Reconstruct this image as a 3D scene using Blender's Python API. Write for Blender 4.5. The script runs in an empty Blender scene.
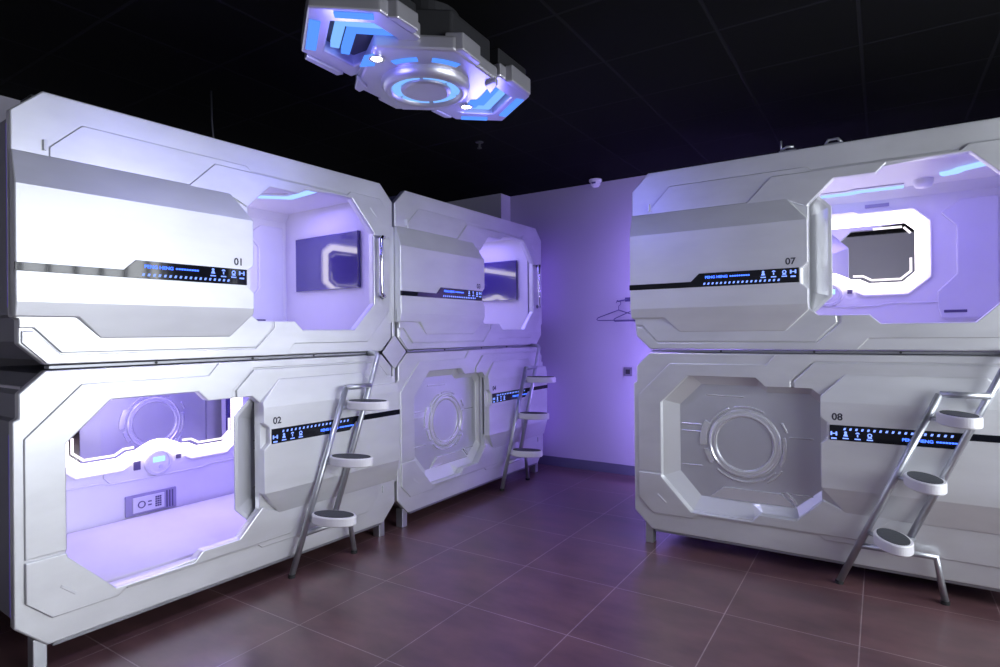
import bpy, bmesh, math, random
from mathutils import Vector, Matrix, Euler
random.seed(4)
SC = bpy.context.scene
COL = SC.collection
R = math.radians

# ------------------------------------------------------------------ materials
def new_mat(name):
    m = bpy.data.materials.new(name); m.use_nodes = True
    nt = m.node_tree; nt.nodes.clear()
    out = nt.nodes.new('ShaderNodeOutputMaterial')
    return m, nt, out

def pbr(name, col, rough=.5, metal=0., coat=0., noise=0., nscale=6., bump=0., spec=.5, emit=None, estr=0., stretch=None):
    m, nt, out = new_mat(name)
    b = nt.nodes.new('ShaderNodeBsdfPrincipled')
    b.inputs['Base Color'].default_value = (*col, 1)
    b.inputs['Roughness'].default_value = rough
    b.inputs['Metallic'].default_value = metal
    b.inputs['Coat Weight'].default_value = coat
    b.inputs['Coat Roughness'].default_value = .12
    b.inputs['Specular IOR Level'].default_value = spec
    if emit:
        b.inputs['Emission Color'].default_value = (*emit, 1)
        b.inputs['Emission Strength'].default_value = estr
    nt.links.new(b.outputs[0], out.inputs[0])
    if noise or bump:
        tc = nt.nodes.new('ShaderNodeTexCoord'); n = nt.nodes.new('ShaderNodeTexNoise')
        n.inputs['Scale'].default_value = nscale; n.inputs['Detail'].default_value = 5
        mp = nt.nodes.new('ShaderNodeMapping')
        if stretch: mp.inputs['Scale'].default_value = stretch
        nt.links.new(tc.outputs['Object'], mp.inputs['Vector']); nt.links.new(mp.outputs[0], n.inputs['Vector'])
        if noise:
            r = nt.nodes.new('ShaderNodeValToRGB')
            r.color_ramp.elements[0].position = .3; r.color_ramp.elements[1].position = .7
            lo = [c*(1-noise) for c in col]; hi = [min(1, c*(1+noise*.4)) for c in col]
            r.color_ramp.elements[0].color = (*lo, 1); r.color_ramp.elements[1].color = (*hi, 1)
            nt.links.new(n.outputs['Fac'], r.inputs[0]); nt.links.new(r.outputs[0], b.inputs['Base Color'])
            mr = nt.nodes.new('ShaderNodeMapRange')
            mr.inputs['To Min'].default_value = max(0, rough-.06); mr.inputs['To Max'].default_value = rough+.06
            nt.links.new(n.outputs['Fac'], mr.inputs['Value']); nt.links.new(mr.outputs[0], b.inputs['Roughness'])
        if bump:
            bp = nt.nodes.new('ShaderNodeBump'); bp.inputs['Strength'].default_value = bump; bp.inputs['Distance'].default_value = .01
            nt.links.new(n.outputs['Fac'], bp.inputs['Height']); nt.links.new(bp.outputs[0], b.inputs['Normal'])
    return m

def glow(name, col, s):
    m, nt, out = new_mat(name)
    e = nt.nodes.new('ShaderNodeEmission'); e.inputs[0].default_value = (*col, 1); e.inputs[1].default_value = s
    nt.links.new(e.outputs[0], out.inputs[0]); return m

def tile_mat(name, w, h, ox, oy, c1, c2, mortar, msize, rough, bump=.3, coat=0., mottled=True):
    m, nt, out = new_mat(name)
    b = nt.nodes.new('ShaderNodeBsdfPrincipled'); b.inputs['Roughness'].default_value = rough
    if not mottled: b.inputs['Specular IOR Level'].default_value = .12
    b.inputs['Coat Weight'].default_value = coat; b.inputs['Coat Roughness'].default_value = .2
    tc = nt.nodes.new('ShaderNodeTexCoord'); mp = nt.nodes.new('ShaderNodeMapping')
    mp.inputs['Location'].default_value = (ox, oy, 0)
    br = nt.nodes.new('ShaderNodeTexBrick'); br.offset = 0; br.squash = 1
    br.inputs['Scale'].default_value = 1; br.inputs['Brick Width'].default_value = w; br.inputs['Row Height'].default_value = h
    br.inputs['Mortar Size'].default_value = msize; br.inputs['Mortar Smooth'].default_value = .2; br.inputs['Bias'].default_value = 0
    br.inputs['Color1'].default_value = (*c1, 1); br.inputs['Color2'].default_value = (*c2, 1); br.inputs['Mortar'].default_value = (*mortar, 1)
    nt.links.new(tc.outputs['Object'], mp.inputs[0]); nt.links.new(mp.outputs[0], br.inputs['Vector'])
    col = br.outputs['Color']
    if mottled:
        n = nt.nodes.new('ShaderNodeTexNoise'); n.inputs['Scale'].default_value = 2.6; n.inputs['Detail'].default_value = 7; n.inputs['Roughness'].default_value = .62
        m2 = nt.nodes.new('ShaderNodeMapping'); m2.inputs['Scale'].default_value = (1.0, 2.2, 1)
        nt.links.new(tc.outputs['Object'], m2.inputs[0]); nt.links.new(m2.outputs[0], n.inputs['Vector'])
        rp = nt.nodes.new('ShaderNodeValToRGB')
        rp.color_ramp.elements[0].position = .3; rp.color_ramp.elements[0].color = (.62, .6, .62, 1)
        rp.color_ramp.elements[1].position = .72; rp.color_ramp.elements[1].color = (1.2, 1.15, 1.15, 1)
        mx = nt.nodes.new('ShaderNodeMix'); mx.data_type = 'RGBA'; mx.blend_type = 'MULTIPLY'; mx.inputs[0].default_value = 1
        nt.links.new(n.outputs['Fac'], rp.inputs[0]); nt.links.new(col, mx.inputs[6]); nt.links.new(rp.outputs[0], mx.inputs[7])
        col = mx.outputs[2]
        mr = nt.nodes.new('ShaderNodeMapRange'); mr.inputs['To Min'].default_value = rough-.06; mr.inputs['To Max'].default_value = rough+.1
        nt.links.new(n.outputs['Fac'], mr.inputs['Value']); nt.links.new(mr.outputs[0], b.inputs['Roughness'])
    nt.links.new(col, b.inputs['Base Color'])
    bp = nt.nodes.new('ShaderNodeBump'); bp.inputs['Strength'].default_value = bump; bp.inputs['Distance'].default_value = .003; bp.invert = True
    nt.links.new(br.outputs['Fac'], bp.inputs['Height']); nt.links.new(bp.outputs[0], b.inputs['Normal'])
    nt.links.new(b.outputs[0], out.inputs[0]); return m

M = {}
M['shell'] = pbr('silver_paint', (.80, .81, .83), .42, .62, noise=.10, nscale=2.2, stretch=(1, 1, 2.5))
M['plate'] = pbr('silver_paint_plate', (.80, .81, .83), .40, .62, noise=.10, nscale=2.6, stretch=(1, 1, 2.5))
M['panel'] = pbr('silver_paint_panel', (.81, .82, .84), .44, .58, noise=.08, nscale=2.4, stretch=(1, 1, 3))
M['door'] = pbr('door_silver', (.66, .67, .72), .30, .55, noise=.08, nscale=3)
M['door_relief'] = pbr('door_moulding', (.86, .87, .90), .2, .6)
M['door_edge'] = pbr('door_frame_pale', (.80, .81, .84), .33, .45)
M['liner'] = pbr('interior_white_plastic', (.82, .80, .86), .42, 0, noise=.03, nscale=3)
M['relief'] = pbr('interior_moulding', (.74, .72, .82), .35, 0, noise=.03)
M['blackglass'] = pbr('black_glass', (.005, .006, .010), .05, 0, coat=.15, spec=.35)
M['tv'] = pbr('television_glass', (.03, .012, .20), .03, 0, coat=1.0, spec=1.0)
M['mirror'] = pbr('mirror_glass', (.80, .78, .86), .02, 1.0)
M['blue'] = glow('display_blue', (.05, .14, 1.0), 3.0)
M['iceblue'] = glow('display_pale_blue', (.20, .32, 1.0), 1.7)
M['ring'] = glow('ring_white', (1.0, .93, .98), 4.0)
M['ringline'] = glow('ring_thin', (1.0, .93, 1.0), 1.6)
M['cove'] = glow('cove_blue', (.30, .50, 1.0), 1.5)
M['chrome'] = pbr('chrome', (.72, .73, .76), .14, 1.0)
M['steel'] = pbr('brushed_steel', (.60, .62, .66), .38, .85, noise=.06, nscale=20)
M['rail'] = pbr('joint_steel', (.34, .35, .38), .4, .8)
M['white'] = pbr('white_plastic', (.85, .84, .87), .35, 0)
M['pad'] = pbr('grey_grip_pad', (.06, .064, .072), .7, 0, noise=.2, nscale=60, bump=.3)
M['rubber'] = pbr('black_rubber', (.02, .02, .022), .7)
M['darkmetal'] = pbr('dark_metal', (.05, .05, .055), .5, .5)
M['number'] = pbr('number_grey', (.05, .05, .07), .35, .2)
M['mattress'] = pbr('mattress_white', (.80, .76, .84), .8, 0, noise=.03, nscale=5, bump=.15)
M['wall'] = pbr('wall_paint', (.52, .50, .53), .7, 0, noise=.03, nscale=2)
M['wall_light'] = pbr('wall_paint_light', (.78, .77, .80), .7, 0, noise=.03, nscale=2)
M['column'] = pbr('column_paint', (.50, .49, .52), .7, 0, noise=.03, nscale=2)
M['skirting'] = pbr('skirting_grey', (.12, .12, .16), .5)
M['floor'] = tile_mat('floor_tiles', .5575, .583, .09, -.063, (.150, .078, .080), (.130, .068, .074), (.32, .24, .24), .0028, .30, .4, coat=.25)
M['ceil'] = tile_mat('ceiling_tiles', .587, .57, .07, -.15, (.0012, .0012, .0016), (.0010, .0010, .0014), (.007, .007, .009), .009, .95, .6, mottled=False)
M['fixture'] = pbr('fixture_silver', (.52, .51, .56), .35, .7, noise=.06, nscale=12)
M['fixture_dark'] = pbr('fixture_dark', (.045, .045, .05), .45, .6)
M['led'] = glow('fixture_led', (.09, .27, 1.0), 1.15)
M['led2'] = glow('fixture_led_pale', (.20, .44, 1.0), 1.15)
M['bulb'] = glow('fixture_bulb', (1, .95, 1), 18)
M['wire'] = pbr('dark_wire', (.10, .08, .20), .4, .4)
M['outlet'] = pbr('outlet_grey', (.20, .19, .22), .5)
M['frame'] = pbr('window_frame_dark', (.02, .02, .022), .4, .3)
M['sill'] = pbr('window_sill', (.6, .6, .6), .5)
M['safe'] = pbr('safe_grey', (.36, .33, .52), .4, .2)
M['safe_dark'] = pbr('safe_dark', (.10, .08, .2), .4)
M['screen'] = glow('console_screen', (.35, .65, 1.0), 1.6)

def glass_mat():
    m, nt, out = new_mat('window_glass')
    t = nt.nodes.new('ShaderNodeBsdfTransparent'); g = nt.nodes.new('ShaderNodeBsdfGlossy'); g.inputs['Roughness'].default_value = .02
    mx = nt.nodes.new('ShaderNodeMixShader'); mx.inputs[0].default_value = .05
    nt.links.new(t.outputs[0], mx.inputs[1]); nt.links.new(g.outputs[0], mx.inputs[2]); nt.links.new(mx.outputs[0], out.inputs[0])
    return m
M['glass'] = glass_mat()

# ------------------------------------------------------------------ mesh helpers  (pod space: u right, v up, w towards the room -> x=u, y=-w, z=v)
def W(u, v, w): return Vector((u, -w, v))

def link(name, bm, mat, parent=None, bevel=0., smooth=False, seg=2, angle=30):
    bmesh.ops.remove_doubles(bm, verts=bm.verts, dist=1e-6)
    bmesh.ops.recalc_face_normals(bm, faces=bm.faces)
    me = bpy.data.meshes.new(name); bm.to_mesh(me); bm.free()
    o = bpy.data.objects.new(name, me); COL.objects.link(o)
    for m in (mat if isinstance(mat, list) else [mat]): me.materials.append(m)
    if parent: o.parent = parent
    if smooth:
        for p in me.polygons: p.use_smooth = True
    if bevel:
        b = o.modifiers.new('bevel', 'BEVEL'); b.width = bevel; b.segments = seg; b.limit_method = 'ANGLE'; b.angle_limit = R(angle)
    return o

def link_split(name, bm, mat, parent, bevel=0., **kw):
    """every loose piece of bm becomes a part of its own"""
    bm.verts.ensure_lookup_table(); seen = set(); out = []
    for v in bm.verts:
        if v in seen: continue
        st, isl = [v], []
        while st:
            q = st.pop()
            if q in seen: continue
            seen.add(q); isl.append(q)
            st += [e.other_vert(q) for e in q.link_edges]
        b = bmesh.new(); mp = {q: b.verts.new(q.co) for q in isl}
        for f in {f for q in isl for f in q.link_faces}: b.faces.new([mp[q] for q in f.verts])
        out.append(link(name, b, mat, parent, bevel, **kw))
    bm.free(); return out

def prism(bm, poly, w0, w1, holes=(), f=lambda u, v: (u, v)):
    """solid between w0 and w1 over a (u,v) outline with optional holes"""
    loops = [list(poly)] + [list(h) for h in holes]
    tops, bots = [], []
    for lp in loops:
        tops.append([bm.verts.new(W(*f(*p), w1)) for p in lp]); bots.append([bm.verts.new(W(*f(*p), w0)) for p in lp])
    for vs in (tops, bots):
        if len(loops) == 1:
            bm.faces.new(vs[0])
        else:
            es = []
            for l in vs:
                for i in range(len(l)): es.append(bm.edges.new((l[i], l[(i+1) % len(l)])))
            bmesh.ops.triangle_fill(bm, edges=es, use_beauty=True)
    for t, b in zip(tops, bots):
        n = len(t)
        for i in range(n): bm.faces.new((t[i], t[(i+1) % n], b[(i+1) % n], b[i]))
    return bm

def box(bm, x0, x1, y0, y1, z0, z1):
    vs = [bm.verts.new((x, y, z)) for x in (x0, x1) for y in (y0, y1) for z in (z0, z1)]
    for f in ((0, 1, 3, 2), (4, 6, 7, 5), (0, 4, 5, 1), (2, 3, 7, 6), (0, 2, 6, 4), (1, 5, 7, 3)): bm.faces.new([vs[i] for i in f])
    return bm

def ubox(bm, u0, u1, v0, v1, w0, w1): return box(bm, u0, u1, -w1, -w0, v0, v1)

def tube(bm, pts, r, n=12, cap=True):
    pts = [Vector(p) for p in pts]; rings = []
    for i, p in enumerate(pts):
        if i == 0: d = pts[1]-pts[0]
        elif i == len(pts)-1: d = pts[-1]-pts[-2]
        else: d = (pts[i]-pts[i-1]).normalized()+(pts[i+1]-pts[i]).normalized()
        d.normalize(); a = Vector((0, 0, 1)) if abs(d.z) < .9 else Vector((1, 0, 0))
        e1 = d.cross(a).normalized(); e2 = d.cross(e1)
        if rings:
            # keep the frame aligned with the previous ring
            pe = rings[-1][1]; e1 = (pe-d*pe.dot(d)).normalized(); e2 = d.cross(e1)
        k = 1.0
        if 0 < i < len(pts)-1:
            c = (pts[i]-pts[i-1]).normalized().dot(d); k = 1/max(c, .5)
        rings.append(([bm.verts.new(p+(e1*math.cos(t)+e2*math.sin(t))*r) for t in [2*math.pi*j/n for j in range(n)]], e1))
    for a, b in zip(rings, rings[1:]):
        for j in range(n): bm.faces.new((a[0][j], a[0][(j+1) % n], b[0][(j+1) % n], b[0][j]))
    if cap:
        bm.faces.new(rings[0][0]); bm.faces.new(rings[-1][0])
    return bm

def lathe(bm, prof, c, axis='z', n=32, a0=0., a1=2*math.pi):
    """profile of (radius, height) about c, axis z (up) or w (pod front)"""
    full = abs(a1-a0-2*math.pi) < 1e-6
    m = n if full else n+1
    rings = []
    for (r, h) in prof:
        ring = []
        for j in range(m):
            t = a0+(a1-a0)*j/n
            if axis == 'z': p = Vector((c[0]+r*math.cos(t), c[1]+r*math.sin(t), c[2]+h))
            else: p = W(c[0]+r*math.cos(t), c[1]+r*math.sin(t), c[2]+h)
            ring.append(bm.verts.new(p))
        rings.append(ring)
    for a, b in zip(rings, rings[1:]):
        for j in range(m if full else m-1):
            bm.faces.new((a[j], a[(j+1) % m], b[(j+1) % m], b[j]))
    return rings

def disc(bm, c, r, h, axis='z', n=32):
    rg = lathe(bm, [(r, 0), (r, h)], c, axis, n); bm.faces.new(rg[0]); bm.faces.new(rg[1]); return bm

def arcband(bm, c, r0, r1, a0, a1, w0, w1, n=10):
    pts = [(c[0]+r1*math.cos(R(a0+(a1-a0)*i/n)), c[1]+r1*math.sin(R(a0+(a1-a0)*i/n))) for i in range(n+1)]
    pts += [(c[0]+r0*math.cos(R(a1-(a1-a0)*i/n)), c[1]+r0*math.sin(R(a1-(a1-a0)*i/n))) for i in range(n+1)]
    return prism(bm, pts, w0, w1)

def strip2d(pts, wd):
    """outline polygon of a polyline of width wd in 2-D"""
    P = [Vector(p) for p in pts]; l, r = [], []
    for i, p in enumerate(P):
        if i == 0: d = (P[1]-P[0]).normalized(); k = 1
        elif i == len(P)-1: d = (P[-1]-P[-2]).normalized(); k = 1
        else:
            d1 = (P[i]-P[i-1]).normalized(); d2 = (P[i+1]-P[i]).normalized(); d = (d1+d2).normalized(); k = 1/max(.4, d.dot(d1))
        n = Vector((-d.y, d.x))*wd/2*k
        l.append(tuple(p+n)); r.append(tuple(p-n))
    return l+r[::-1]

def empty(name, loc, rz=0., label=None, cat=None, group=None):
    o = bpy.data.objects.new(name, None); COL.objects.link(o); o.empty_display_size = .1
    o.location = loc; o.rotation_euler = (0, 0, rz)
    if label: o['label'] = label
    if cat: o['category'] = cat
    if group: o['group'] = group
    return o

def tag(o, label, cat, group=None):
    o['label'] = label; o['category'] = cat
    if group: o['group'] = group
    return o

def structure(o): o['kind'] = 'structure'; return o

def textmesh(name, s, size, mat, parent, u, v, w, align='LEFT', bold=0., sx=1.):
    cu = bpy.data.curves.new(name+'_c', 'FONT'); cu.body = s; cu.size = size; cu.extrude = .0006; cu.offset = bold; cu.align_x = align
    t = bpy.data.objects.new(name+'_t', cu); COL.objects.link(t)
    dg = bpy.context.evaluated_depsgraph_get(); dg.update()
    me = bpy.data.meshes.new_from_object(t.evaluated_get(dg))
    bpy.data.objects.remove(t); bpy.data.curves.remove(cu)
    me.name = name
    for vt in me.vertices:
        x, y, z = vt.co; vt.co = W(u+x*sx, v+y, w+z)
    me.materials.clear(); me.materials.append(mat)
    o = bpy.data.objects.new(name, me); COL.objects.link(o); o.parent = parent
    return o

# ------------------------------------------------------------------ the sleeping pods
L, H = 2.11, 1.15
UP = lambda u, v: (u, v)
DN = lambda u, v: (L-u, H-v)
OUT = [(.11, .012), (2.0, .012), (2.09, .10), (2.09, .20), (2.11, .21), (2.11, 1.04), (2.0, 1.148), (.11, 1.148), (0, 1.04), (0, .21), (.02, .20), (.02, .10)]
OPEN = [(1.03, .245), (1.075, .205), (1.315, .205), (1.365, .155), (1.76, .155), (1.93, .325), (1.93, .80), (1.745, .998), (1.395, .998), (1.35, .955), (1.155, .955), (1.03, .83)]
DEPTH = 1.16

def pod_shell(root, f):
    bm = bmesh.new()
    prism(bm, OUT, -.045, 0, [OPEN], f)
    sh = link('shell', bm, M['shell'], root, .006)
    bm = bmesh.new()                                   # body behind the front frame: walls, roof and back as a hollow box
    o2 = [(.13, .03), (1.98, .03), (2.07, .11), (2.07, .21), (2.09, .22), (2.09, 1.03), (1.99, 1.125), (.12, 1.125), (.02, 1.03), (.02, .22), (.04, .21), (.04, .11)]
    n = len(o2)
    fr = [bm.verts.new(W(*f(*p), -.045)) for p in o2]; bk = [bm.verts.new(W(*f(*p), -DEPTH)) for p in o2]
    for i in range(n): bm.faces.new((fr[i], fr[(i+1) % n], bk[(i+1) % n], bk[i]))
    bm.faces.new(bk)
    link('housing', bm, M['housing'], root)
    # raised plates on the front
    A = [(.13, .86), (.13, .92), (.25, 1.042), (1.02, 1.042), (1.045, 1.020), (1.70, 1.020), (1.70, 1.006), (1.2, .97), (.86, .86)]
    B = [(.69, .86), (.84, 1.012), (1.705, 1.012), (1.735, 1.038), (1.985, 1.038), (2.075, .95), (2.075, .785), (1.93, .785), (1.93, .80), (1.745, .998), (1.395, .998), (1.35, .955), (1.155, .955), (1.02, .82), (.93, .86)]
    Cc = [(1.255, .012), (1.31, .076), (1.87, .076), (2.075, .285), (2.075, .775), (1.93, .775), (1.93, .325), (1.76, .155), (1.365, .155), (1.315, .205), (1.18, .205), (1.18, .165), (1.063, .053), (.166, .053), (.070, .153), (.030, .153), (.030, .104), (.117, .013)]
    D = [(.0, .30), (.0, .21), (.02, .20), (.02, .165), (.07, .165), (.165, .06), (1.06, .06), (1.165, .165), (1.16, .205), (1.075, .205), (1.03, .245), (1.0, .30)]
    for nm, pl, w0, w1 in (('upper_plate', A, 0, .007), ('opening_plate', B, 0, .014), ('corner_plate', Cc, 0, .008), ('lower_plate', D, 0, .014)):
        bm = bmesh.new(); prism(bm, pl, w0-.001, w1, f=f); link(nm, bm, M['plate'], root, .0045)
    # small pressed vents
    bm = bmesh.new()
    for a, b in (((1.90, .965), (1.955, .915)),): prism(bm, strip2d([a, b], .014), .006, .016, f=f)
    link_split('vent_tab', bm, M['door_edge'], root, .003)
    bm = bmesh.new(); prism(bm, strip2d([(.115, .90), (.115, .945)], .012), -.002, .012, f=f); link('edge_tab', bm, M['door_edge'], root, .002)

def pod_panel(root, f):
    bm = bmesh.new(); T = .05
    def V(u, v, w): return bm.verts.new(W(*f(u, v), w))
    def F(*q): bm.faces.new([V(*p) for p in q])
    zB = .0372
    F((0, .74, T), (1.03, .74, T), (1.03, .50, T), (.995, .47, T), (.995, .385, T), (1.03, .355, T), (1.03, .27, T), (0, .27, T))
    F((0, .74, T), (1.03, .74, T), (.915, .88, .012), (0, .88, .012))
    F((1.03, .74, T), (1.03, .74, -.02), (.915, .88, -.02), (.915, .88, .012))
    F((0, .88, .012), (.915, .88, .012), (.915, .88, -.02), (0, .88, -.02))
    F((1.03, .74, T), (1.03, .50, T), (1.03, .50, -.02), (1.03, .74, -.02))
    F((1.03, .50, T), (.995, .47, T), (.995, .47, .012), (1.03, .50, .012))
    F((.995, .47, T), (.995, .385, T), (.995, .385, .012), (.995, .47, .012))
    F((.995, .385, T), (1.03, .355, T), (1.03, .355, .012), (.995, .385, .012))
    F((1.03, .50, .012), (.995, .47, .012), (.995, .385, .012), (1.03, .355, .012))
    F((1.03, .50, .012), (1.03, .355, .012), (1.03, .355, -.02), (1.03, .50, -.02))
    F((1.03, .355, T), (1.03, .27, T), (1.03, .24, .0436), (1.03, .24, -.02), (1.03, .355, -.02))
    F((0, .27, T), (1.03, .27, T), (1.03, .24, .0436), (.91, .12, .018), (.31, .12, .018), (.22, .21, zB), (0, .21, zB))
    F((1.03, .24, .0436), (1.03, .24, -.02), (.91, .12, -.02), (.91, .12, .018))
    F((.91, .12, .018), (.31, .12, .018), (.31, .12, -.02), (.91, .12, -.02))
    F((.31, .12, .018), (.22, .21, zB), (.22, .21, -.02), (.31, .12, -.02))
    F((.22, .21, zB), (0, .21, zB), (0, .21, -.02), (.22, .21, -.02))
    F((0, .74, T), (0, .88, .012), (0, .88, -.02), (0, .21, -.02), (0, .21, zB), (0, .27, T))
    p = link('front_panel', bm, M['panel'], root, .005)
    return p

def pod_display(root, f, lower, number):
    t = .05
    poly = [(-.002, .392), (.985, .392), (.985, .474), (.44, .474), (.39, .426), (-.002, .426)]
    bm = bmesh.new(); prism(bm, poly, t-.002, t+.005, f=f); d = link('control_display', bm, M['blackglass'], root, .0015)
    w = t+.0052
    if not lower:
        X0, X1 = .47, .87; row = .410; ic = [.80, .855, .91]; bell = .955; yi = .448; txt = (.475, .441); ar = (.47, .88)
    else:
        X0, X1 = 1.235, 1.64; row = .739; ic = [1.20, 1.255, 1.31]; bell = 1.145; yi = .708; txt = (1.45, .698); ar = (1.195, 1.655)
    bm = bmesh.new(); n = 18                        # the row of little arrows
    for i in range(n):
        u = ar[0]+(ar[1]-ar[0])*i/(n-1)
        prism(bm, [(u-.006, row-.006), (u+.004, row-.006), (u+.008, row+.006), (u-.002, row+.006)], w-.001, w+.0006)
    a = link('arrow_row', bm, M['iceblue'], d)
    textmesh('lettering', 'PENG HENG', .021, M['blue'], d, txt[0], txt[1], w, bold=.0006, sx=1.12)
    bm = bmesh.new()                                 # the tiny caption behind the name: too small to read, a dashed line
    for q in range(9): prism(bm, [(txt[0]+.142+q*.0125, txt[1]+.003), (txt[0]+.152+q*.0125, txt[1]+.003), (txt[0]+.152+q*.0125, txt[1]+.011), (txt[0]+.142+q*.0125, txt[1]+.011)], w-.001, w+.0006)
    link('caption_line', bm, M['blue'], d)
    for k, u in enumerate(ic):                       # three pictograms with a caption bar
        bm = bmesh.new()
        if k == 0:
            disc(bm, (u, yi+.012, w), .007, .0006, 'w', 12); prism(bm, [(u-.011, yi-.008), (u+.011, yi-.008), (u+.006, yi+.005), (u-.006, yi+.005)], w, w+.0006)
        elif k == 1:
            prism(bm, [(u-.003, yi-.008), (u+.003, yi-.008), (u+.003, yi+.006), (u-.003, yi+.006)], w, w+.0006)
            arcband(bm, (u, yi+.006), .005, .011, 20, 160, w, w+.0006, 8)
        else:
            arcband(bm, (u, yi+.005), .006, .011, 0, 359, w, w+.0006, 16); prism(bm, [(u-.010, yi-.010), (u+.010, yi-.010), (u+.010, yi-.005), (u-.010, yi-.005)], w, w+.0006)
        prism(bm, [(u-.014, yi-.022), (u+.014, yi-.022), (u+.014, yi-.016), (u-.014, yi-.016)], w, w+.0006)
        link('pictogram', bm, M['iceblue'], d)
    bm = bmesh.new(); u = bell
    prism(bm, [(u-.014, yi+.002), (u+.014, yi+.002), (u+.014, yi+.007), (u-.014, yi+.007)], w, w+.0006)
    for s in (-1, 1): prism(bm, [(u+s*.012-.004, yi-.006), (u+s*.012+.004, yi-.006), (u+s*.012+.004, yi+.015), (u+s*.012-.004, yi+.015)], w, w+.0006)
    prism(bm, [(u-.013, yi-.026), (u+.013, yi-.026), (u+.013, yi-.018), (u-.013, yi-.018)], w, w+.0006)
    link('pictogram', bm, M['iceblue'], d)
    un, vn = (.915, .495) if not lower else (1.135, .785)
    textmesh('number', number, .052, M['number'], root, un, vn, t+.0006, bold=.0012, sx=1.0)

DOOR_OPEN_SHIFT = -.815
def pod_door(root, f, shift):
    """pan-shaped sliding door with a large moulded ring"""
    rim = [(1.00, .235), (1.06, .18), (1.30, .18), (1.35, .13), (1.775, .13), (1.955, .31), (1.955, .815), (1.76, 1.022), (1.38, 1.022), (1.335, .975), (1.14, .975), (1.00, .84)]
    inn = [(1.035, .30), (1.09, .245), (1.32, .245), (1.37, .21), (1.70, .21), (1.835, .345), (1.835, .77), (1.705, .915), (1.41, .915), (1.37, .905), (1.165, .905), (1.035, .79)]
    g = lambda u, v: f(u+shift, v)
    bm = bmesh.new(); n = len(rim)
    w0, w1 = -.052, -.092
    a = [bm.verts.new(W(*g(*p), w0)) for p in rim]
    k = [(r[0]+(i[0]-r[0])*.16, r[1]+(i[1]-r[1])*.16) for r, i in zip(rim, inn)]
    c = [bm.verts.new(W(*g(*p), w0)) for p in k]
    b = [bm.verts.new(W(*g(*p), w1)) for p in inn]
    for x, y in ((a, c), (c, b)):
        for i in range(n): bm.faces.new((x[i], x[(i+1) % n], y[(i+1) % n], y[i]))
    nrim = len(bm.faces)
    bm.faces.new(b)
    a2 = [bm.verts.new(W(*g(*p), w0-.012)) for p in rim]; b2 = [bm.verts.new(W(*g(*p), w1-.012)) for p in inn]
    for x, y in ((a, a2), (a2, b2)):
        for i in range(n): bm.faces.new((x[i], x[(i+1) % n], y[(i+1) % n], y[i]))
    bm.faces.new(b2)
    bm.faces.ensure_lookup_table()
    for q in bm.faces[:nrim]: q.material_index = 1
    d = link('door', bm, [M['door'], M['door_edge']], root, .0025)
    # moulded ring; both faces carry it
    ctr = g(1.45, .565)
    for s, wf in ((1, w1), (-1, w1-.012)):
        bm = bmesh.new()
        lathe(bm, [(.160, wf), (.164, wf+s*.010), (.172, wf+s*.012), (.178, wf+s*.006), (.190, wf+s*.006), (.196, wf+s*.012), (.204, wf+s*.010), (.210, wf)], (ctr[0], ctr[1], 0), 'w', 64)
        link('door_ring', bm, M['door_relief'], d, smooth=False)
        bm = bmesh.new()
        flip = 0 if f is UP else 180
        for a0, a1, r0, r1 in ((150, 186, .222, .262), (192, 215, .214, .240), (112, 146, .222, .232), (-30, 14, .218, .236), (20, 34, .245, .258), (-60, -34, .245, .258), (226, 318, .226, .236), (60, 104, .222, .230)):
            arcband(bm, ctr, r0, r1, a0+flip+180 if f is DN else a0, (a1+flip+180) if f is DN else a1, min(wf, wf+s*.009), max(wf, wf+s*.009))
        link_split('ring_clip', bm, M['door_relief'], d, .002)
    bm = bmesh.new()                                  # ribs from the ring to the frame, lower step, corner glints
    def loc(uu, vv): return (g(1.45, .565)[0]+uu, g(1.45, .565)[1]+vv)
    sgn = -1
    for vv in (.10, .055, -.16):
        prism(bm, strip2d([loc(-.25, vv), loc(-.372, vv)], .008), w1-.001, w1+.006)
    prism(bm, strip2d([loc(.25, .06), loc(.372, .06)], .007), w1-.001, w1+.005)
    prism(bm, strip2d([loc(.20, -.27), loc(.372, -.27)], .007), w1-.001, w1+.004)
    prism(bm, strip2d([loc(-.22, .29), loc(.0, .285)], .008), w1-.001, w1+.005)
    prism(bm, [loc(-.20, -.345), loc(.28, -.345), loc(.20, -.275), loc(-.12, -.275)], w1-.001, w1+.012)
    prism(bm, strip2d([loc(.23, -.265), loc(.285, -.325)], .014), w1-.001, w1+.014)  # corner glint put into the shape as a raised pale strip
    link_split('door_rib_and_glint', bm, M['door_relief'], d, .002)
    return d

SQ = lambda v: .495+(v-.385)*.75      # the upper left cabins carry a lower ring
def ring_loops(cx, dv, slim):
    o = [(0, .455), (.03, .450), (.065, .432), (.10, .410), (.17, .405), (.22, .385), (.455, .385), (.562, .480), (.562, .825), (.485, .905)]
    i = [(0, .525), (.05, .518), (.095, .497), (.14, .472), (.19, .470), (.245, .440), (.435, .440), (.505, .505), (.505, .785), (.45, .838)]
    if slim:
        o = [(a, SQ(b)) for a, b in o]; i = [(a*1.045, SQ(b)+(.008 if b > .6 else -.008)) for a, b in i]
    def full(h): 
        r = [(cx+a, b+dv) for a, b in h]; l = [(cx-a, b+dv) for a, b in h[::-1] if a > 0]
        return r+l
    return full(o), full(i)

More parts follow.
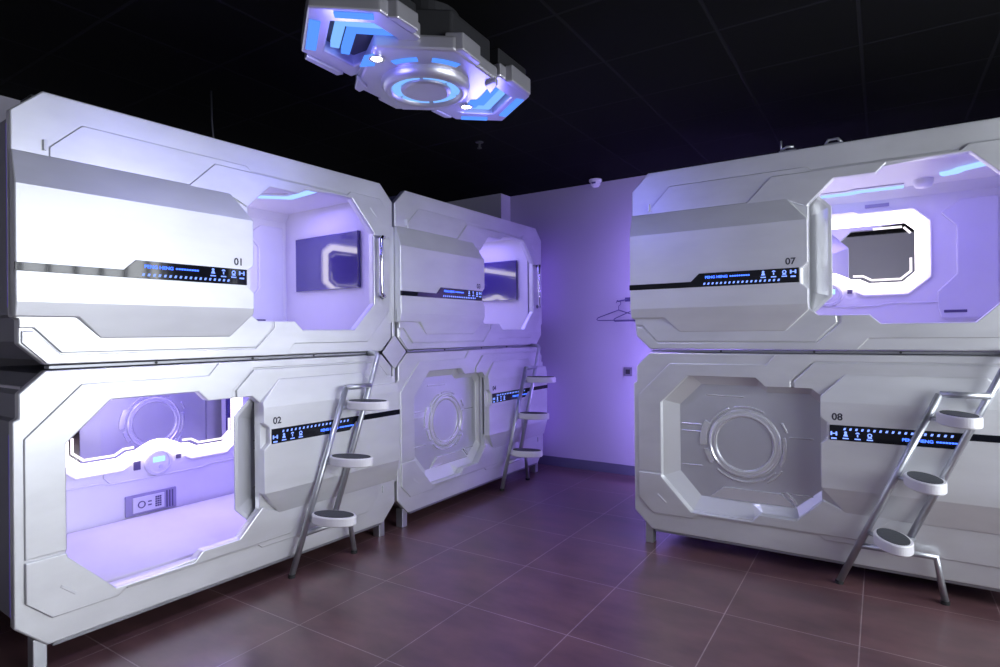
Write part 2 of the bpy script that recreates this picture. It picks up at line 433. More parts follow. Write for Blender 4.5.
def interior(root, dv, safe=False, slim=False, long_strip=False):
    sq = SQ if slim else (lambda v: v)
    u0, u1, v0, v1, wb, wf = .06, 2.03, .095, 1.07, -1.09, -.115
    bm = bmesh.new()                                   # inside skin with chamfered edges, open to the front
    sec = [(wf, v0), (wb, v0), (wb, v1-.06), (wb+.05, v1), (wf, v1)]
    a = [bm.verts.new(W(u0, v, w)) for w, v in sec]; b = [bm.verts.new(W(u1, v, w)) for w, v in sec]
    for k in range(len(sec)-1): bm.faces.new((a[k], a[k+1], b[k+1], b[k]))
    bm.faces.new(a); bm.faces.new(b)
    lin = link('interior_liner', bm, M['liner'], root)
    cx = 1.055
    o, i = ring_loops(cx, dv, slim)
    bm = bmesh.new(); prism(bm, o, wb+.004, wb+.03, [i]); rg = link('ring_light', bm, M['ring'], root, .004)
    bm = bmesh.new(); prism(bm, [(cx+(p[0]-cx)*1.0, p[1]) for p in i], wb+.003, wb+.012); mr = link('mirror', bm, M['mirror'], root)
    bm = bmesh.new()
    for s in (-1, 1):                                  # thin lit lines inside the mirror's corners and round the frame
        for pl in ([(.27, .812), (.435, .812)], [(.445, .808), (.482, .765)], [(.482, .60), (.482, .512), (.425, .462), (.26, .462), (.21, .492), (.15, .494)]):
            prism(bm, strip2d([(cx+s*x, sq(y)+dv) for x, y in pl], .010 if slim else .014), wb+.012, wb+.0145)
    link_split('etched_line', bm, M['ringline'], mr)
    bm = bmesh.new()
    for s in (-1, 1):
        prism(bm, strip2d([(cx+s*x, sq(y)+dv) for x, y in [(0, .945), (.16, .945), (.19, .928), (.50, .930), (.592, .838), (.592, .468), (.465, .358), (.21, .358), (.17, .382)]], .010), wb-.002, wb+.014)
    link('ring_trim', bm, M['relief'], rg, .002)
    # console under the arc: round screen, knob, speaker, switch
    bm = bmesh.new(); lathe(bm, [(.088, 0), (.084, .016), (.068, .02), (.062, .012)], (cx, .375+dv, wb), 'w', 40); cs = link('console', bm, M['relief'], root, smooth=False)
    bm = bmesh.new(); disc(bm, (cx, .375+dv, wb+.001), .062, .010, 'w', 32); link('console_face', bm, M['liner'], cs)
    bm = bmesh.new(); prism(bm, [(cx-.035, .375+dv), (cx+.04, .375+dv), (cx+.04, .41+dv), (cx-.035, .41+dv)], wb+.011, wb+.0125); link('console_screen', bm, M['screen'], cs)
    bm = bmesh.new(); disc(bm, (cx+.012, .345+dv, wb+.011), .013, .008, 'w', 20); link('console_knob', bm, M['relief'], cs)
    bm = bmesh.new(); ubox(bm, cx-.148, cx-.108, .345+dv, .40+dv, wb-.002, wb+.010); link('speaker_slot', bm, M['safe_dark'], root, .003)
    bm = bmesh.new(); ubox(bm, cx+.115, cx+.145, .375+dv, .405+dv, wb-.002, wb+.010); link('wall_socket', bm, M['safe_dark'], root, .003)
    # back-wall mouldings
    bm = bmesh.new()
    prism(bm, strip2d([(.3, .30+dv), (.72, .30+dv), (.78, .285+dv), (1.34, .285+dv), (1.40, .30+dv), (1.8, .30+dv)], .010), wb-.002, wb+.008)
    prism(bm, strip2d([(.78, .285+dv), (.74, .33+dv), (.74, .37+dv)], .008), wb-.002, wb+.007)
    link_split('wall_moulding', bm, M['relief'], root, .002)
    bm = bmesh.new()                                   # padded head-rest recess at the right
    prism(bm, [(1.70, .19), (1.99, .19), (1.99, .96), (1.80, .96), (1.70, .88), (1.78, .79), (1.78, .48), (1.68, .37), (1.68, .27)], wb-.002, wb+.022)
    link('head_pad', bm, M['relief'], root, .008)
    bm = bmesh.new(); ubox(bm, 1.71, 1.83, .228, .246, wb+.015, wb+.026); link('air_slot', bm, M['safe_dark'], root, .003)
    bm = bmesh.new(); ubox(bm, 1.28, 1.42, .962, .985, wb-.002, wb+.006); link('label_plate', bm, M['safe'], root, .002)
    # ceiling strip light
    pl = [(1.02, -1.0), (1.20, -1.0), (1.24, -.97), (1.50, -.97)] if long_strip else [(1.36, -.80), (1.53, -.64), (1.66, -.52), (1.63, -.17)]
    q = strip2d(pl, .055); bm = bmesh.new()
    t = [bm.verts.new((x, -y, v1-.002)) for x, y in q]; bo = [bm.verts.new((x, -y, v1-.016)) for x, y in q]
    bm.faces.new(t); bm.faces.new(bo)
    for k in range(len(q)): bm.faces.new((t[k], t[(k+1) % len(q)], bo[(k+1) % len(q)], bo[k]))
    link('ceiling_strip_light', bm, M['cove'], root)
    q = strip2d(pl, .13); bm = bmesh.new()
    t = [bm.verts.new((x, -y, v1)) for x, y in q]; bo = [bm.verts.new((x, -y, v1-.008)) for x, y in q]
    bm.faces.new(t); bm.faces.new(bo)
    for k in range(len(q)): bm.faces.new((t[k], t[(k+1) % len(q)], bo[(k+1) % len(q)], bo[k]))
    link('strip_housing', bm, M['relief'], root, .002)
    if long_strip:
        q = strip2d([(1.68, -.74), (1.74, -.72), (1.77, -.66), (1.88, -.58)], .06); bm = bmesh.new()
        t = [bm.verts.new((x, -y, v1-.002)) for x, y in q]; bo = [bm.verts.new((x, -y, v1-.018)) for x, y in q]
        bm.faces.new(t); bm.faces.new(bo)
        for k in range(len(q)): bm.faces.new((t[k], t[(k+1) % len(q)], bo[(k+1) % len(q)], bo[k]))
        link('ceiling_strip_light', bm, M['cove'], root)
    if safe:
        bm = bmesh.new(); ubox(bm, .36, .92, .08, .139, -.113, -.046); link('entry_sill', bm, M['liner'], root, .003)
    if long_strip: bm = bmesh.new(); lathe(bm, [(.055, 0), (.055, -.02), (.045, -.045), (.02, -.055), (.0005, -.056)], (1.60, .88, v1), 'z', 24)
    if long_strip: link('reading_lamp', bm, M['white'], root, smooth=True)
    # television on the end wall
    bm = bmesh.new(); box(bm, u1-.03, u1-.001, .23, .93, .455, .855); tv = link('television', bm, M['tv'], root, .004)
    # lamp light (violet LEDs of the pod)
    for (uu, ww, e) in ((1.1, -.55, E_IN*(1.35 if safe else 1)), (1.7, -.55, E_IN*.7)):
        ld = bpy.data.lights.new('interior_lamp', 'AREA'); ld.energy = e; ld.color = VIOLET; ld.shape = 'RECTANGLE'; ld.size = .45; ld.size_y = .35
        lo = bpy.data.objects.new('interior_lamp', ld); COL.objects.link(lo); lo.parent = root
        lo.location = (uu, -ww, v1-.02)
    if safe:
        bm = bmesh.new(); ubox(bm, .855, 1.165, .145, .275, wb-.005, wb+.012); s = link('safe', bm, M['safe'], root, .004)
        bm = bmesh.new(); ubox(bm, .895, 1.085, .162, .258, wb+.008, wb+.02); sd = link('safe_door', bm, M['relief'], s, .003)
        bm = bmesh.new(); arcband(bm, (.945, .21), .017, .023, 0, 359, wb+.02, wb+.024, 24); link('safe_dial', bm, M['safe_dark'], sd)
        bm = bmesh.new()
        for a_ in range(3):
            for b_ in range(5): ubox(bm, 1.028+a_*.013, 1.038+a_*.013, .178+b_*.014, .188+b_*.014, wb+.019, wb+.023)
        link('keypad', bm, M['safe_dark'], sd)
        bm = bmesh.new()
        for b_ in range(2): ubox(bm, .983, 1.005, .195+b_*.022, .203+b_*.022, wb+.019, wb+.022)
        link_split('indicator', bm, M['safe_dark'], sd)
        bm = bmesh.new()
        for b_ in range(3): ubox(bm, 1.10+b_*.018, 1.106+b_*.018, .155, .265, wb+.010, wb+.016)
        link_split('safe_groove', bm, M['safe_dark'], s)

def handle(root):
    bm = bmesh.new()
    tube(bm, [W(1.995, .775, .0), W(1.985, .775, .045), W(1.955, .772, .062), W(1.945, .755, .062), W(1.945, .40, .062), W(1.955, .383, .062), W(1.985, .380, .045), W(1.995, .380, .0)], .014, 12)
    h = link('grab_handle', bm, M['chrome'], root, smooth=True)
    for v in (.775, .38):
        bm = bmesh.new(); disc(bm, (1.997, v, .004), .02, .008, 'w', 20); link('handle_mount', bm, M['chrome'], h)

E_IN = 3.7
VIOLET = (.30, .23, 1.0)
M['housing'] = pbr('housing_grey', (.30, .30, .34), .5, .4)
M['violet'] = glow('edge_light_violet', (.24, .13, 1.0), 9.0)
M['violet_strong'] = glow('edge_light_violet_strong', (.34, .24, 1.0), 150.0)
M['violet_dim'] = glow('edge_light_violet_dim', (.16, .08, .9), .35)
zb = .0876; ZF = -.008
TH = R(-2.0555)
y1e = .9074+2.1055
ST = {'1': ((-2.8333+2.1055*math.sin(TH), y1e-2.1055*math.cos(TH), zb), R(90)+TH),
      '2': ((-2.8333, 3.0431, zb), R(90)), 'R': ((-1.3637, 3.7164, zb), 0.)}

EDGEW = {"1": -.062, "2": -.062, "R": -DEPTH-.012}
EDGE = {'1': [(.02, 'violet_dim')], '2': [(2.09, 'violet')], 'R': [(.02, 'violet_strong')]}
def pod(stack, upper, number, label, opened, dv=0., safe=False, group=None):
    (x, y, z), rz = ST[stack]
    r = empty('sleeping_pod', (x, y, z+(1.15 if upper else 0)), rz, label, 'sleeping pod', group)
    f = UP if upper else DN
    pod_shell(r, f); pod_panel(r, f); pod_display(r, f, not upper, number)
    pod_door(r, f, (DOOR_OPEN_SHIFT if number in ('02', '07') else -.93) if opened else 0.)
    if opened: interior(r, dv, safe, number in ('01', '03'), number == '07')
    if upper: handle(r)
    for u, mt in EDGE[stack]:
        bm = bmesh.new(); s_ = -1 if u < 1 else 1
        for w_ in (EDGEW[stack],): ubox(bm, *((.05, .09) if stack == 'R' else (u-.012, u) if s_ < 0 else (u, u+.012)), .25 if upper else .14, 1.0 if upper else .88, w_-.012, w_+.012)
        link('edge_light', bm, M[mt], r)
    if not upper:
        for u in (.09, 2.0):
            for w in (-.045, -1.05):
                bm = bmesh.new(); ubox(bm, u-.025, u+.025, ZF-zb, .035, w-.03, w+.03); link('leg', bm, M['steel'], r, .003)
        bm = bmesh.new(); ubox(bm, .125, 1.985, 1.143, 1.158, -.06, -.006); rl = link('joint_rail', bm, M['rail'], r, .002)
        for u in (.55, 1.05, 1.45):
            bm = bmesh.new(); disc(bm, (u, 1.151, -.007), .006, .006, 'w', 14); link('screw', bm, M['rubber'], rl)
        bm = bmesh.new(); ubox(bm, .13, 1.98, -.012, .012, -.06, -.004); link('bottom_rail', bm, M['rail'], r, .003)
    return r

pod('1', True, '01', 'nearest upper pod at left, bright white, number 01, with chrome handle and dark television inside', True)
pod('1', False, '02', 'nearest lower pod at left, number 02, open on a lilac bunk with mirror and safe', True, .085, True)
pod('2', True, '03', 'farther upper pod of the left row, grey violet, violet lit opening beside the back wall', True)
pod('2', False, '04', 'farther lower pod of the left row, closed by a round moulded door', False)
pod('R', True, '07', 'upper pod on the right, number 07, open violet cabin with white octagonal ring light', True)
pod('R', False, '08', 'lower pod on the right, number 08, closed by a silver door with large round ring', False)

# ------------------------------------------------------------------ ladders
def ladder(stack, label, uf=1.157, ur=1.62):
    (x, y, z), rz = ST[stack]
    r = empty('bunk_ladder', (x, y, z), rz, label, 'ladder', 'ladders on the pod rows')
    zf = ZF-zb
    def wp(v): return .057+.041*(v-zf)/(1.16-zf)      # rails lean a little
    K = (1.605-uf)/1.05
    def onrail(v): return 1.605-(.95-v)*K
    bm = bmesh.new(); tube(bm, [W(onrail(zf+.014), zf+.014, wp(zf)), W(1.605, .95, wp(.95)+.01)], .0175, 16); link('rail', bm, M['steel'], r, smooth=True)
    bm = bmesh.new(); tube(bm, [W(1.885, 1.155, .004), W(1.882, 1.15, .075), W(1.872, 1.13, wp(1.1)), W(1.872-K, .13, wp(.13))], .0175, 16); link('rail', bm, M['steel'], r, smooth=True)
    bm = bmesh.new(); tube(bm, [W(1.605, .95, wp(.95)+.01), W(1.80, .95, wp(.95)+.01)], .0165, 16); link('cross_bar', bm, M['steel'], r, smooth=True)
    bm = bmesh.new(); tube(bm, [W(onrail(.13), .13, wp(.13)), W(ur-.035, .13, wp(.13)), W(ur, zf+.014, wp(zf)+.005)], .0165, 16); link('cross_bar', bm, M['steel'], r, smooth=True)
    for u in (onrail(zf+.01), ur):
        bm = bmesh.new(); p = W(u, zf, wp(zf)+(.0 if u < 1.5 else .005)); disc(bm, (p.x, p.y, zf), .02, .018, 'z', 16); link('rubber_foot', bm, M['rubber'], r)
    for u, v in ((1.668, .845), (1.535, .53), (1.405, .222)):
        c = W(u, v, .222)
        def oval(bm, k, dz):                          # oval treads turned a little outwards
            q = []
            for j in range(48):
                t = 2*math.pi*j/48; p, m_ = .140*math.cos(t)-k*math.cos(t), .076*math.sin(t)-k*math.sin(t)
                q.append(bm.verts.new((c.x+p*math.sin(R(17))+m_*math.cos(R(17)), c.y-p*math.cos(R(17))+m_*math.sin(R(17)), c.z+dz)))
            return q
        bm = bmesh.new(); rg = [oval(bm, k, dz) for k, dz in ((.006, -.026), (0, -.020), (0, .020), (.004, .0255), (.013, .0255))]
        for a_, b_ in zip(rg, rg[1:]):
            for j in range(48): bm.faces.new((a_[j], a_[(j+1) % 48], b_[(j+1) % 48], b_[j]))
        bm.faces.new(rg[0]); bm.faces.new(rg[-1]); s = link('step', bm, M['white'], r)
        bm = bmesh.new(); g0, g1 = oval(bm, .0145, .025), oval(bm, .0145, .0285)
        for j in range(48): bm.faces.new((g0[j], g0[(j+1) % 48], g1[(j+1) % 48], g1[j]))
        bm.faces.new(g0); bm.faces.new(g1); link('grip_pad', bm, M['pad'], s)
        bm = bmesh.new()
        tube(bm, [W(onrail(v-.015), v-.015, wp(v)), W(u-.03, v-.015, .15)], .011, 10)
        tube(bm, [W(onrail(v-.015)+.205, v-.015, wp(v)), W(u+.05, v-.015, .15)], .011, 10)
        link_split('bracket', bm, M['steel'], s, smooth=True)
ladder('1', 'steel ladder with three oval white steps hooked in front of pod 02', 1.235, 1.69)
ladder('2', 'farthest steel ladder with white steps, at the back wall end of the left row', 1.25, 1.69)
ladder('R', 'steel ladder with three oval white steps leaning on the right pod 08')

# strip closing the slit between the two left pod stacks
(x1, ys, _z), rz1 = ST['1']
e = empty('joint_cover', (ST['2'][0][0], ST['2'][0][1]-.015, zb), R(90), 'pale grey vertical cover strip filling the gap between the two left pod stacks', 'cover strip')
bm = bmesh.new(); ubox(bm, -.012, .012, .25, 2.02, -.05, -.006); link('strip', bm, M['plate'], e, .003)
bm = bmesh.new(); prism(bm, [(-.118, 1.15), (0, 1.032), (.118, 1.15), (0, 1.268)], -.006, .002); link('diamond_plate', bm, M['plate'], e, .002)

# ------------------------------------------------------------------ the room
def slab(name, x0, x1, y0, y1, z0, z1, mat):
    bm = bmesh.new(); box(bm, x0, x1, y0, y1, z0, z1); return structure(link(name, bm, mat))
XL, XR, YF, YB, ZC = -4.45, 1.95, -1.3, 5.386, 2.83
slab('floor', XL-.2, XR+.2, YF-.2, YB+.2, ZF-.15, ZF, M['floor'])
slab('ceiling', XL-.2, XR+.2, YF-.2, YB+.2, ZC, ZC+.15, M['ceil'])
slab('wall_left', XL-.2, XL, YF-.2, YB+.2, ZF, ZC, M['wall'])
slab('wall_back', XL, XR, YB, YB+.2, ZF, ZC, M['wall'])
slab('wall_front', XL, XR, YF-.2, YF, ZF, ZC, M['wall_light'])
slab('wall_column', XL, -3.335, 5.2, YB, ZF, ZC, M['column'])
slab('baseboard_back', -3.335, XR, YB-.014, YB, ZF, .085, M['skirting'])
# right wall with a long window band
WY0, WY1, WZ0, WZ1 = .6, 3.62, .75, 2.45
bm = bmesh.new()
for (a0, a1, c0, c1) in ((YF-.2, WY0, ZF, ZC), (WY1, YB+.2, ZF, ZC), (WY0, WY1, ZF, WZ0), (WY0, WY1, WZ1, ZC)): box(bm, XR, XR+.2, a0, a1, c0, c1)
structure(link('wall_right', bm, M['wall']))
wn = empty('window_1', (XR, WY0, WZ0)); wn['kind'] = 'structure'
bm = bmesh.new()
n = 12; st = (WY1-WY0)/n
for i in range(n+1): box(bm, .04, .10, i*st-.022, i*st+.022, 0, WZ1-WZ0)
for z in (0, 1.15, WZ1-WZ0): box(bm, .05, .09, 0, WY1-WY0, z-.025, z+.025)
link('window_frame', bm, M['frame'], wn)
bm = bmesh.new(); box(bm, .066, .072, 0, WY1-WY0, 0, WZ1-WZ0); link('window_pane', bm, M['glass'], wn)
bm = bmesh.new(); box(bm, -.08, .05, -.05, WY1-WY0+.05, -.04, 0); link('window_sill', bm, M['sill'], wn, .005)

# ------------------------------------------------------------------ ceiling light fixture
FX, FY, FZ = -1.765, 2.115, 2.555
fx = empty('ceiling_lamp', (FX, FY, FZ), 0, 'silver spaceship shaped ceiling lamp with blue light panels on the black ceiling', 'ceiling lamp')
def fprism(bm, poly, z0, z1, hole=None):
    loops = [poly]+([hole] if hole else [])
    T, B = [], []
    for lp in loops:
        T.append([bm.verts.new((x, y, z1)) for x, y in lp]); B.append([bm.verts.new((x, y, z0)) for x, y in lp])
    for vs in (T, B):
        if hole:
            es = [bm.edges.new((l[i], l[(i+1) % len(l)])) for l in vs for i in range(len(l))]
            bmesh.ops.triangle_fill(bm, edges=es, use_beauty=True)
        else: bm.faces.new(vs[0])
    for t, b in zip(T, B):
        for i in range(len(t)): bm.faces.new((t[i], t[(i+1) % len(t)], b[(i+1) % len(b)], b[i]))
def shrink(poly, k):
    cx = sum(p[0] for p in poly)/len(poly); cy = sum(p[1] for p in poly)/len(poly)
    return [(cx+(x-cx)*k, cy+(y-cy)*k) for x, y in poly]
for s in (1, -1):
    S_ = lambda pts: [(s*x, s*y) for x, y in pts]
    mod = S_([(.29, .19), (.28, .48), (-.02, .69), (-.22, .52), (-.21, .28), (.06, .20)])
    hole = S_([(.20, .26), (.195, .43), (-.01, .575), (-.135, .47), (-.13, .33), (.04, .26)])
    bm = bmesh.new(); fprism(bm, mod, .005, .07, hole); wg = link('wing', bm, M['fixture'], fx, .008)
    bm = bmesh.new(); fprism(bm, shrink(mod, .93), .07, .15); link('wing_top', bm, M['fixture_dark'], wg, .006)
    bm = bmesh.new(); fprism(bm, shrink(hole, 1.02), .055, .068); link('wing_recess', bm, M['fixture_dark'], wg)
    bm = bmesh.new(); fprism(bm, S_(strip2d([(.225, .475), (.03, .615)], .042)), -.001, .008); link('light_bar', bm, M['led'], wg)
    bm = bmesh.new(); fprism(bm, S_(strip2d([(-.065, .605), (-.175, .51)], .036)), -.001, .008); link('light_bar', bm, M['led'], wg)
    for (vx, vy, wd, mt) in ((-.008, .520, .036, 'led2'), (.0, .455, .036, 'led')):
        bm = bmesh.new(); fprism(bm, S_(strip2d([(vx+.17, vy-.119), (vx, vy), (vx-.12, vy-.108)], wd)), .022, .05); link('chevron_light', bm, M[mt], wg)
    bm = bmesh.new()                                   # clipped-on side blocks
    fprism(bm, S_([(.285, .24), (.32, .25), (.31, .44), (.28, .45)]), -.004, .075); fprism(bm, S_([(-.215, .33), (-.25, .34), (-.25, .46), (-.215, .48)]), 0, .07)
    link_split('side_block', bm, M['fixture'], wg, .006)
    bm = bmesh.new(); fprism(bm, S_([(.10, .10), (.17, .10), (.17, .24), (.10, .24)]), .02, .06); fprism(bm, S_([(-.17, .15), (-.10, .15), (-.10, .30), (-.17, .30)]), .02, .06); link_split('connector', bm, M['chrome'], wg, .006)
ctr = [(.05, -.385), (.31, -.18), (.295, .16), (-.05, .385), (-.31, .18), (-.295, -.16)]
bm = bmesh.new(); fprism(bm, ctr, -.03, .035); cp = link('center_plate', bm, M['fixture'], fx, .012)
bm = bmesh.new(); fprism(bm, shrink(ctr, .9), .03, .16); link('center_body', bm, M['fixture_dark'], cp, .01)
bm = bmesh.new(); disc(bm, (0, 0, .14), .16, ZC-FZ-.14, 'z', 32); link('ceiling_mount', bm, M['fixture_dark'], fx)
bm = bmesh.new(); lathe(bm, [(.205, -.03), (.205, -.048), (.19, -.07), (.172, -.076), (.160, -.070), (.155, -.05)], (0, 0, 0), 'z', 56); link('lamp_rim', bm, M['fixture'], fx, smooth=True)
bm = bmesh.new()
for k in range(6): 
    pts = [(.156*math.cos(R(k*60+4+52*i/10)), .156*math.sin(R(k*60+4+52*i/10))) for i in range(11)]+[(.112*math.cos(R(k*60+56-52*i/10)), .112*math.sin(R(k*60+56-52*i/10))) for i in range(11)]
    fprism(bm, pts, -.058, -.05)
link('light_ring', bm, M['led2'], fx)
bm = bmesh.new(); rg = lathe(bm, [(.118, -.05), (.114, -.066), (.10, -.072)], (0, 0, 0), 'z', 48); bm.faces.new(rg[-1]); link('lamp_cover', bm, M['fixture'], fx, smooth=False)
for s in (1, -1):
    bm = bmesh.new(); c = (s*.0, s*.318)
    lathe(bm, [(.034, -.028), (.034, -.038), (.024, -.038)], (c[0], c[1], 0), 'z', 24); link('spot_collar', bm, M['chrome'], fx)
    bm = bmesh.new(); disc(bm, (c[0], c[1], -.036), .024, .008, 'z', 20); link('spot_bulb', bm, M['bulb'], fx)
    for a0, a1 in ((-84, -58), (-44, -16)):
        q = [(.265*math.cos(R(a0+(a1-a0)*i/8)), .265*math.sin(R(a0+(a1-a0)*i/8))) for i in range(9)]+[(.232*math.cos(R(a1-(a1-a0)*i/8)), .232*math.sin(R(a1-(a1-a0)*i/8))) for i in range(9)]
        bm = bmesh.new(); fprism(bm, [(s*x, s*y) for x, y in q], -.034, -.028); link('arc_light', bm, M['led'], fx)
    bm = bmesh.new(); fprism(bm, [(s*x, s*y) for x, y in [(-.12, -.30), (-.03, -.36), (.02, -.34), (-.06, -.27)]], -.033, -.028); link('corner_light', bm, M['led'], fx)
    bm = bmesh.new(); fprism(bm, [(s*x, s*y) for x, y in [(-.20, -.24), (-.235, -.14), (-.30, -.13), (-.29, -.17)]], -.045, -.02)
    fprism(bm, [(s*x, s*y) for x, y in [(.27, -.20), (.335, -.16), (.325, -.02), (.28, .0)]], -.025, .05); link_split('plate_block', bm, M['fixture'], fx, .006)
    ld = bpy.data.lights.new('spot_lamp', 'SPOT'); ld.energy = 26; ld.color = (.86, .86, 1); ld.spot_size = R(150); ld.spot_blend = 1; ld.shadow_soft_size = .03
    lo = bpy.data.objects.new('spot_lamp', ld); COL.objects.link(lo); lo.parent = fx; lo.location = (c[0], c[1], -.05)
for s in (1, -1):
    ld = bpy.data.lights.new('led_glow', 'POINT'); ld.energy = 6; ld.color = (.20, .19, 1.0); ld.shadow_soft_size = .10
    lo = bpy.data.objects.new('led_glow', ld); COL.objects.link(lo); lo.parent = fx; lo.location = (s*.02, s*.46, -.15)

# ------------------------------------------------------------------ small things
sm = empty('smoke_detector', (-2.29, 5.26, ZC), 0, 'small white round smoke detector on the ceiling by the back wall', 'smoke detector')
bm = bmesh.new(); disc(bm, (0, 0, -.022), .062, .022, 'z', 32); link('base', bm, M['white'], sm, .003)
bm = bmesh.new(); rg = lathe(bm, [(.048, -.022), (.046, -.05), (.03, -.07)], (0, 0, 0), 'z', 28); bm.faces.new(rg[-1]); link('sensor_head', bm, M['white'], sm)
bm = bmesh.new(); box(bm, -.02, .02, -.05, -.044, -.048, -.032); link('indicator', bm, M['safe_dark'], sm)

sp = empty('fire_sprinkler', (-2.57, 3.71, ZC), 0, 'tiny dull sprinkler head hanging from the black ceiling behind the lamp', 'sprinkler')
bm = bmesh.new(); disc(bm, (0, 0, -.006), .03, .006, 'z', 24); link('collar', bm, M['darkmetal'], sp)
bm = bmesh.new(); tube(bm, [(0, 0, -.006), (0, 0, -.04)], .008, 10); disc(bm, (0, 0, -.05), .018, .006, 'z', 16); link('nozzle', bm, M['darkmetal'], sp)

def hanger(x, y, z, rz, label):
    r = empty('clothes_hanger', (x, y, z), rz, label, 'clothes hanger', 'clothes hangers on the back wall')
    bm = bmesh.new()
    hk = [(.0, 0, -.07), (.0, 0, -.03)]+[(.022*math.cos(R(a))-.0, 0, .022*math.sin(R(a))) for a in range(-60, 200, 20)]
    tube(bm, hk, .0032, 8); link('hook', bm, M['wire'], r, smooth=True)
    bm = bmesh.new()
    tube(bm, [(0, 0, -.065), (.03, 0, -.075), (.20, 0, -.135), (.215, 0, -.15), (.20, 0, -.162), (-.20, 0, -.162), (-.215, 0, -.15), (-.20, 0, -.135), (-.03, 0, -.075), (0, 0, -.065)], .0045, 8)
    link('frame', bm, M['wire'], r, smooth=True)
hanger(-2.10, 5.335, 1.635, R(8), 'dark wire clothes hanger hanging free on the violet back wall')
hanger(-1.95, 5.30, 1.625, R(-14), 'dark clothes hanger half hidden behind the edge of the right pods')
hk = empty('coat_hook', (-2.03, YB, 1.67), 0, 'small dark peg rail holding the hangers on the back wall', 'coat hook')
bm = bmesh.new(); box(bm, -.02, .23, -.012, 0, -.02, .02); link('plate', bm, M['wire'], hk, .002)
bm = bmesh.new(); tube(bm, [(-.0, -.01, -.0), (-.07, -.05, -.016), (-.073, -.075, -.012)], .006, 8); tube(bm, [(.08, -.01, -.0), (.08, -.095, -.022), (.08, -.11, -.012)], .006, 8); link('peg', bm, M['wire'], hk, smooth=True)

ou = empty('wall_outlet', (-2.03, YB, .98), 0, 'grey square wall outlet below the clothes hangers', 'wall outlet')
bm = bmesh.new(); box(bm, -.042, .042, -.010, 0, -.042, .042); link('plate', bm, M['outlet'], ou, .003)
bm = bmesh.new(); box(bm, -.022, .022, -.014, -.008, -.022, .022); link('socket', bm, M['darkmetal'], ou, .002)

bm = bmesh.new(); tube(bm, [(-3.35, 2.02, ZC), (-3.36, 2.03, 2.65), (-3.35, 2.04, 2.46), (-3.37, 2.06, 2.362)], .006, 8)
tag(link('hanging_cable', bm, M['darkmetal'], None, smooth=True), 'thin dark cable dropping from the ceiling onto the roof of pod 01', 'cable')
bx = empty('junction_box', (-3.50, 1.19, zb+2.275), R(88), 'dark box standing on the roof of pod 01 near its left corner', 'junction box')
bm = bmesh.new(); box(bm, -.03, .045, -.07, .07, 0, .165); link('body', bm, M['darkmetal'], bx, .006)
bm = bmesh.new(); box(bm, -.033, .048, -.073, .073, .165, .177); link('lid', bm, M['darkmetal'], bx, .004)

tp = zb+2.298
for k, (x, lab) in enumerate(((-.44, 'chrome bracket on the roof edge of pod 07, the left one, with an upright pin'), (-.21, 'chrome bracket on the roof edge of pod 07, the right one, like a low loop'))):
    b = empty('roof_bracket', (x, 3.76, tp), 0, lab, 'bracket', 'brackets on the right pod roof')
    bm = bmesh.new(); box(bm, -.045, .045, -.02, .02, 0, .012); link('foot_plate', bm, M['steel'], b, .002)
    bm = bmesh.new()
    if k == 0: tube(bm, [(-.035, 0, .01), (-.035, 0, .075)], .005, 8); tube(bm, [(-.035, 0, .02), (-.005, 0, .035), (.03, 0, .03)], .008, 8)
    else: tube(bm, [(-.04, 0, .01), (-.025, 0, .036), (.02, 0, .036), (.04, 0, .01)], .008, 8)
    link('bar', bm, M['steel'], b, smooth=True)

# mattress in pod 02
(x, y, z), rz = ST['1']
mt = empty('mattress', (x, y, z), rz, 'white mattress lit lilac inside open pod 02', 'mattress')
bm = bmesh.new(); ubox(bm, .085, 2.005, .097, .142, -1.07, -.14); link('pad', bm, M['mattress'], mt, .012)

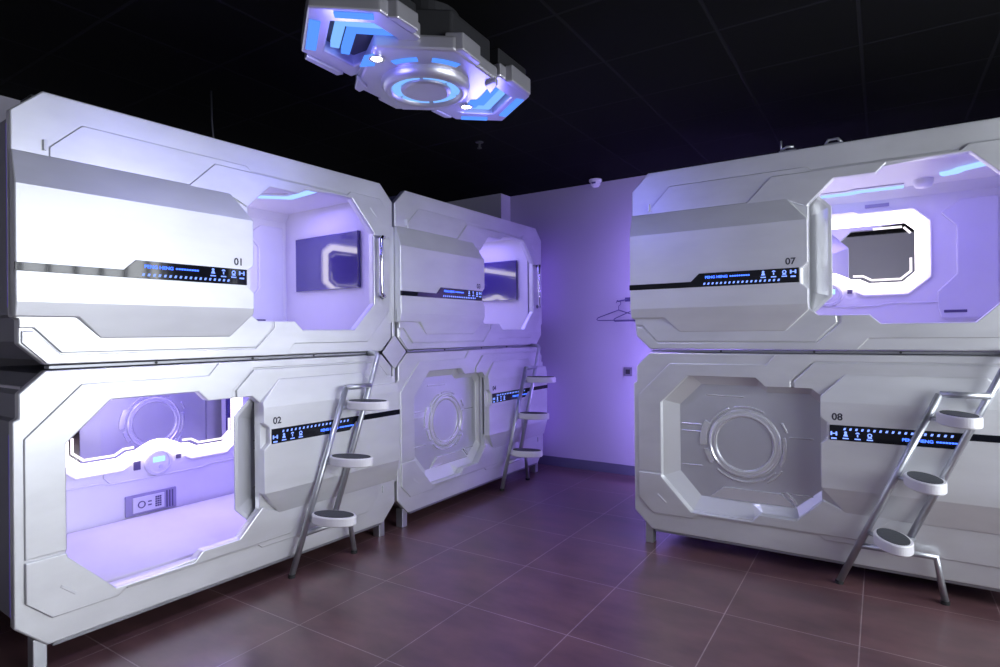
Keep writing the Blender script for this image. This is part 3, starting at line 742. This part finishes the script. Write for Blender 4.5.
# ------------------------------------------------------------------ light
def area(name, loc, rot, sx, sy, e, col):
    ld = bpy.data.lights.new(name, 'AREA'); ld.shape = 'RECTANGLE'; ld.size = sx; ld.size_y = sy; ld.energy = e; ld.color = col; ld.spread = R(180)
    o = bpy.data.objects.new(name, ld); COL.objects.link(o); o.location = loc; o.rotation_euler = rot; return o
area('window_daylight', (XR+.35, (WY0+WY1)/2, (WZ0+WZ1)/2), (0, R(90), 0), WZ1-WZ0, WY1-WY0, 208, (.89, .94, 1.0))
w = bpy.data.worlds.new('world'); SC.world = w; w.use_nodes = True
w.node_tree.nodes['Background'].inputs[0].default_value = (.8, .86, 1, 1); w.node_tree.nodes['Background'].inputs[1].default_value = .5

# ------------------------------------------------------------------ camera
fpx, yh, roll, yaw, hcam, cxp, pitch = 588.0951, 331.778, R(-.5876), R(32.9541), 1.3628, 499.4586, R(.1128)
cd = bpy.data.cameras.new('camera'); cam = bpy.data.objects.new('camera', cd); COL.objects.link(cam)
cd.sensor_fit = 'HORIZONTAL'; cd.sensor_width = 36; cd.lens = fpx/1000*36; cd.clip_start = .05
cd.shift_x = (500-cxp)/1000; cd.shift_y = (yh-333.5)/1000
F = Vector((-math.sin(yaw)*math.cos(pitch), math.cos(yaw)*math.cos(pitch), math.sin(pitch)))
Rt = Vector((math.cos(yaw), math.sin(yaw), 0)); U = Rt.cross(F)
# image roll: positive roll turns image content clockwise
cr, sr = math.cos(roll), math.sin(roll)
X = Rt*cr+U*sr; Yv = -Rt*sr+U*cr
mw = Matrix((( X.x, Yv.x, -F.x, 0), (X.y, Yv.y, -F.y, 0), (X.z, Yv.z, -F.z, hcam), (0, 0, 0, 1)))
cam.matrix_world = mw
SC.camera = cam
SC.view_settings.view_transform = 'Standard'; SC.view_settings.look = 'None'; SC.view_settings.gamma = 1; SC.view_settings.use_curve_mapping = False
SC.view_settings.exposure = 0.10
SC.cycles.use_denoising = True
SC.cycles.max_bounces = 8
SC.cycles.sample_clamp_indirect = 6
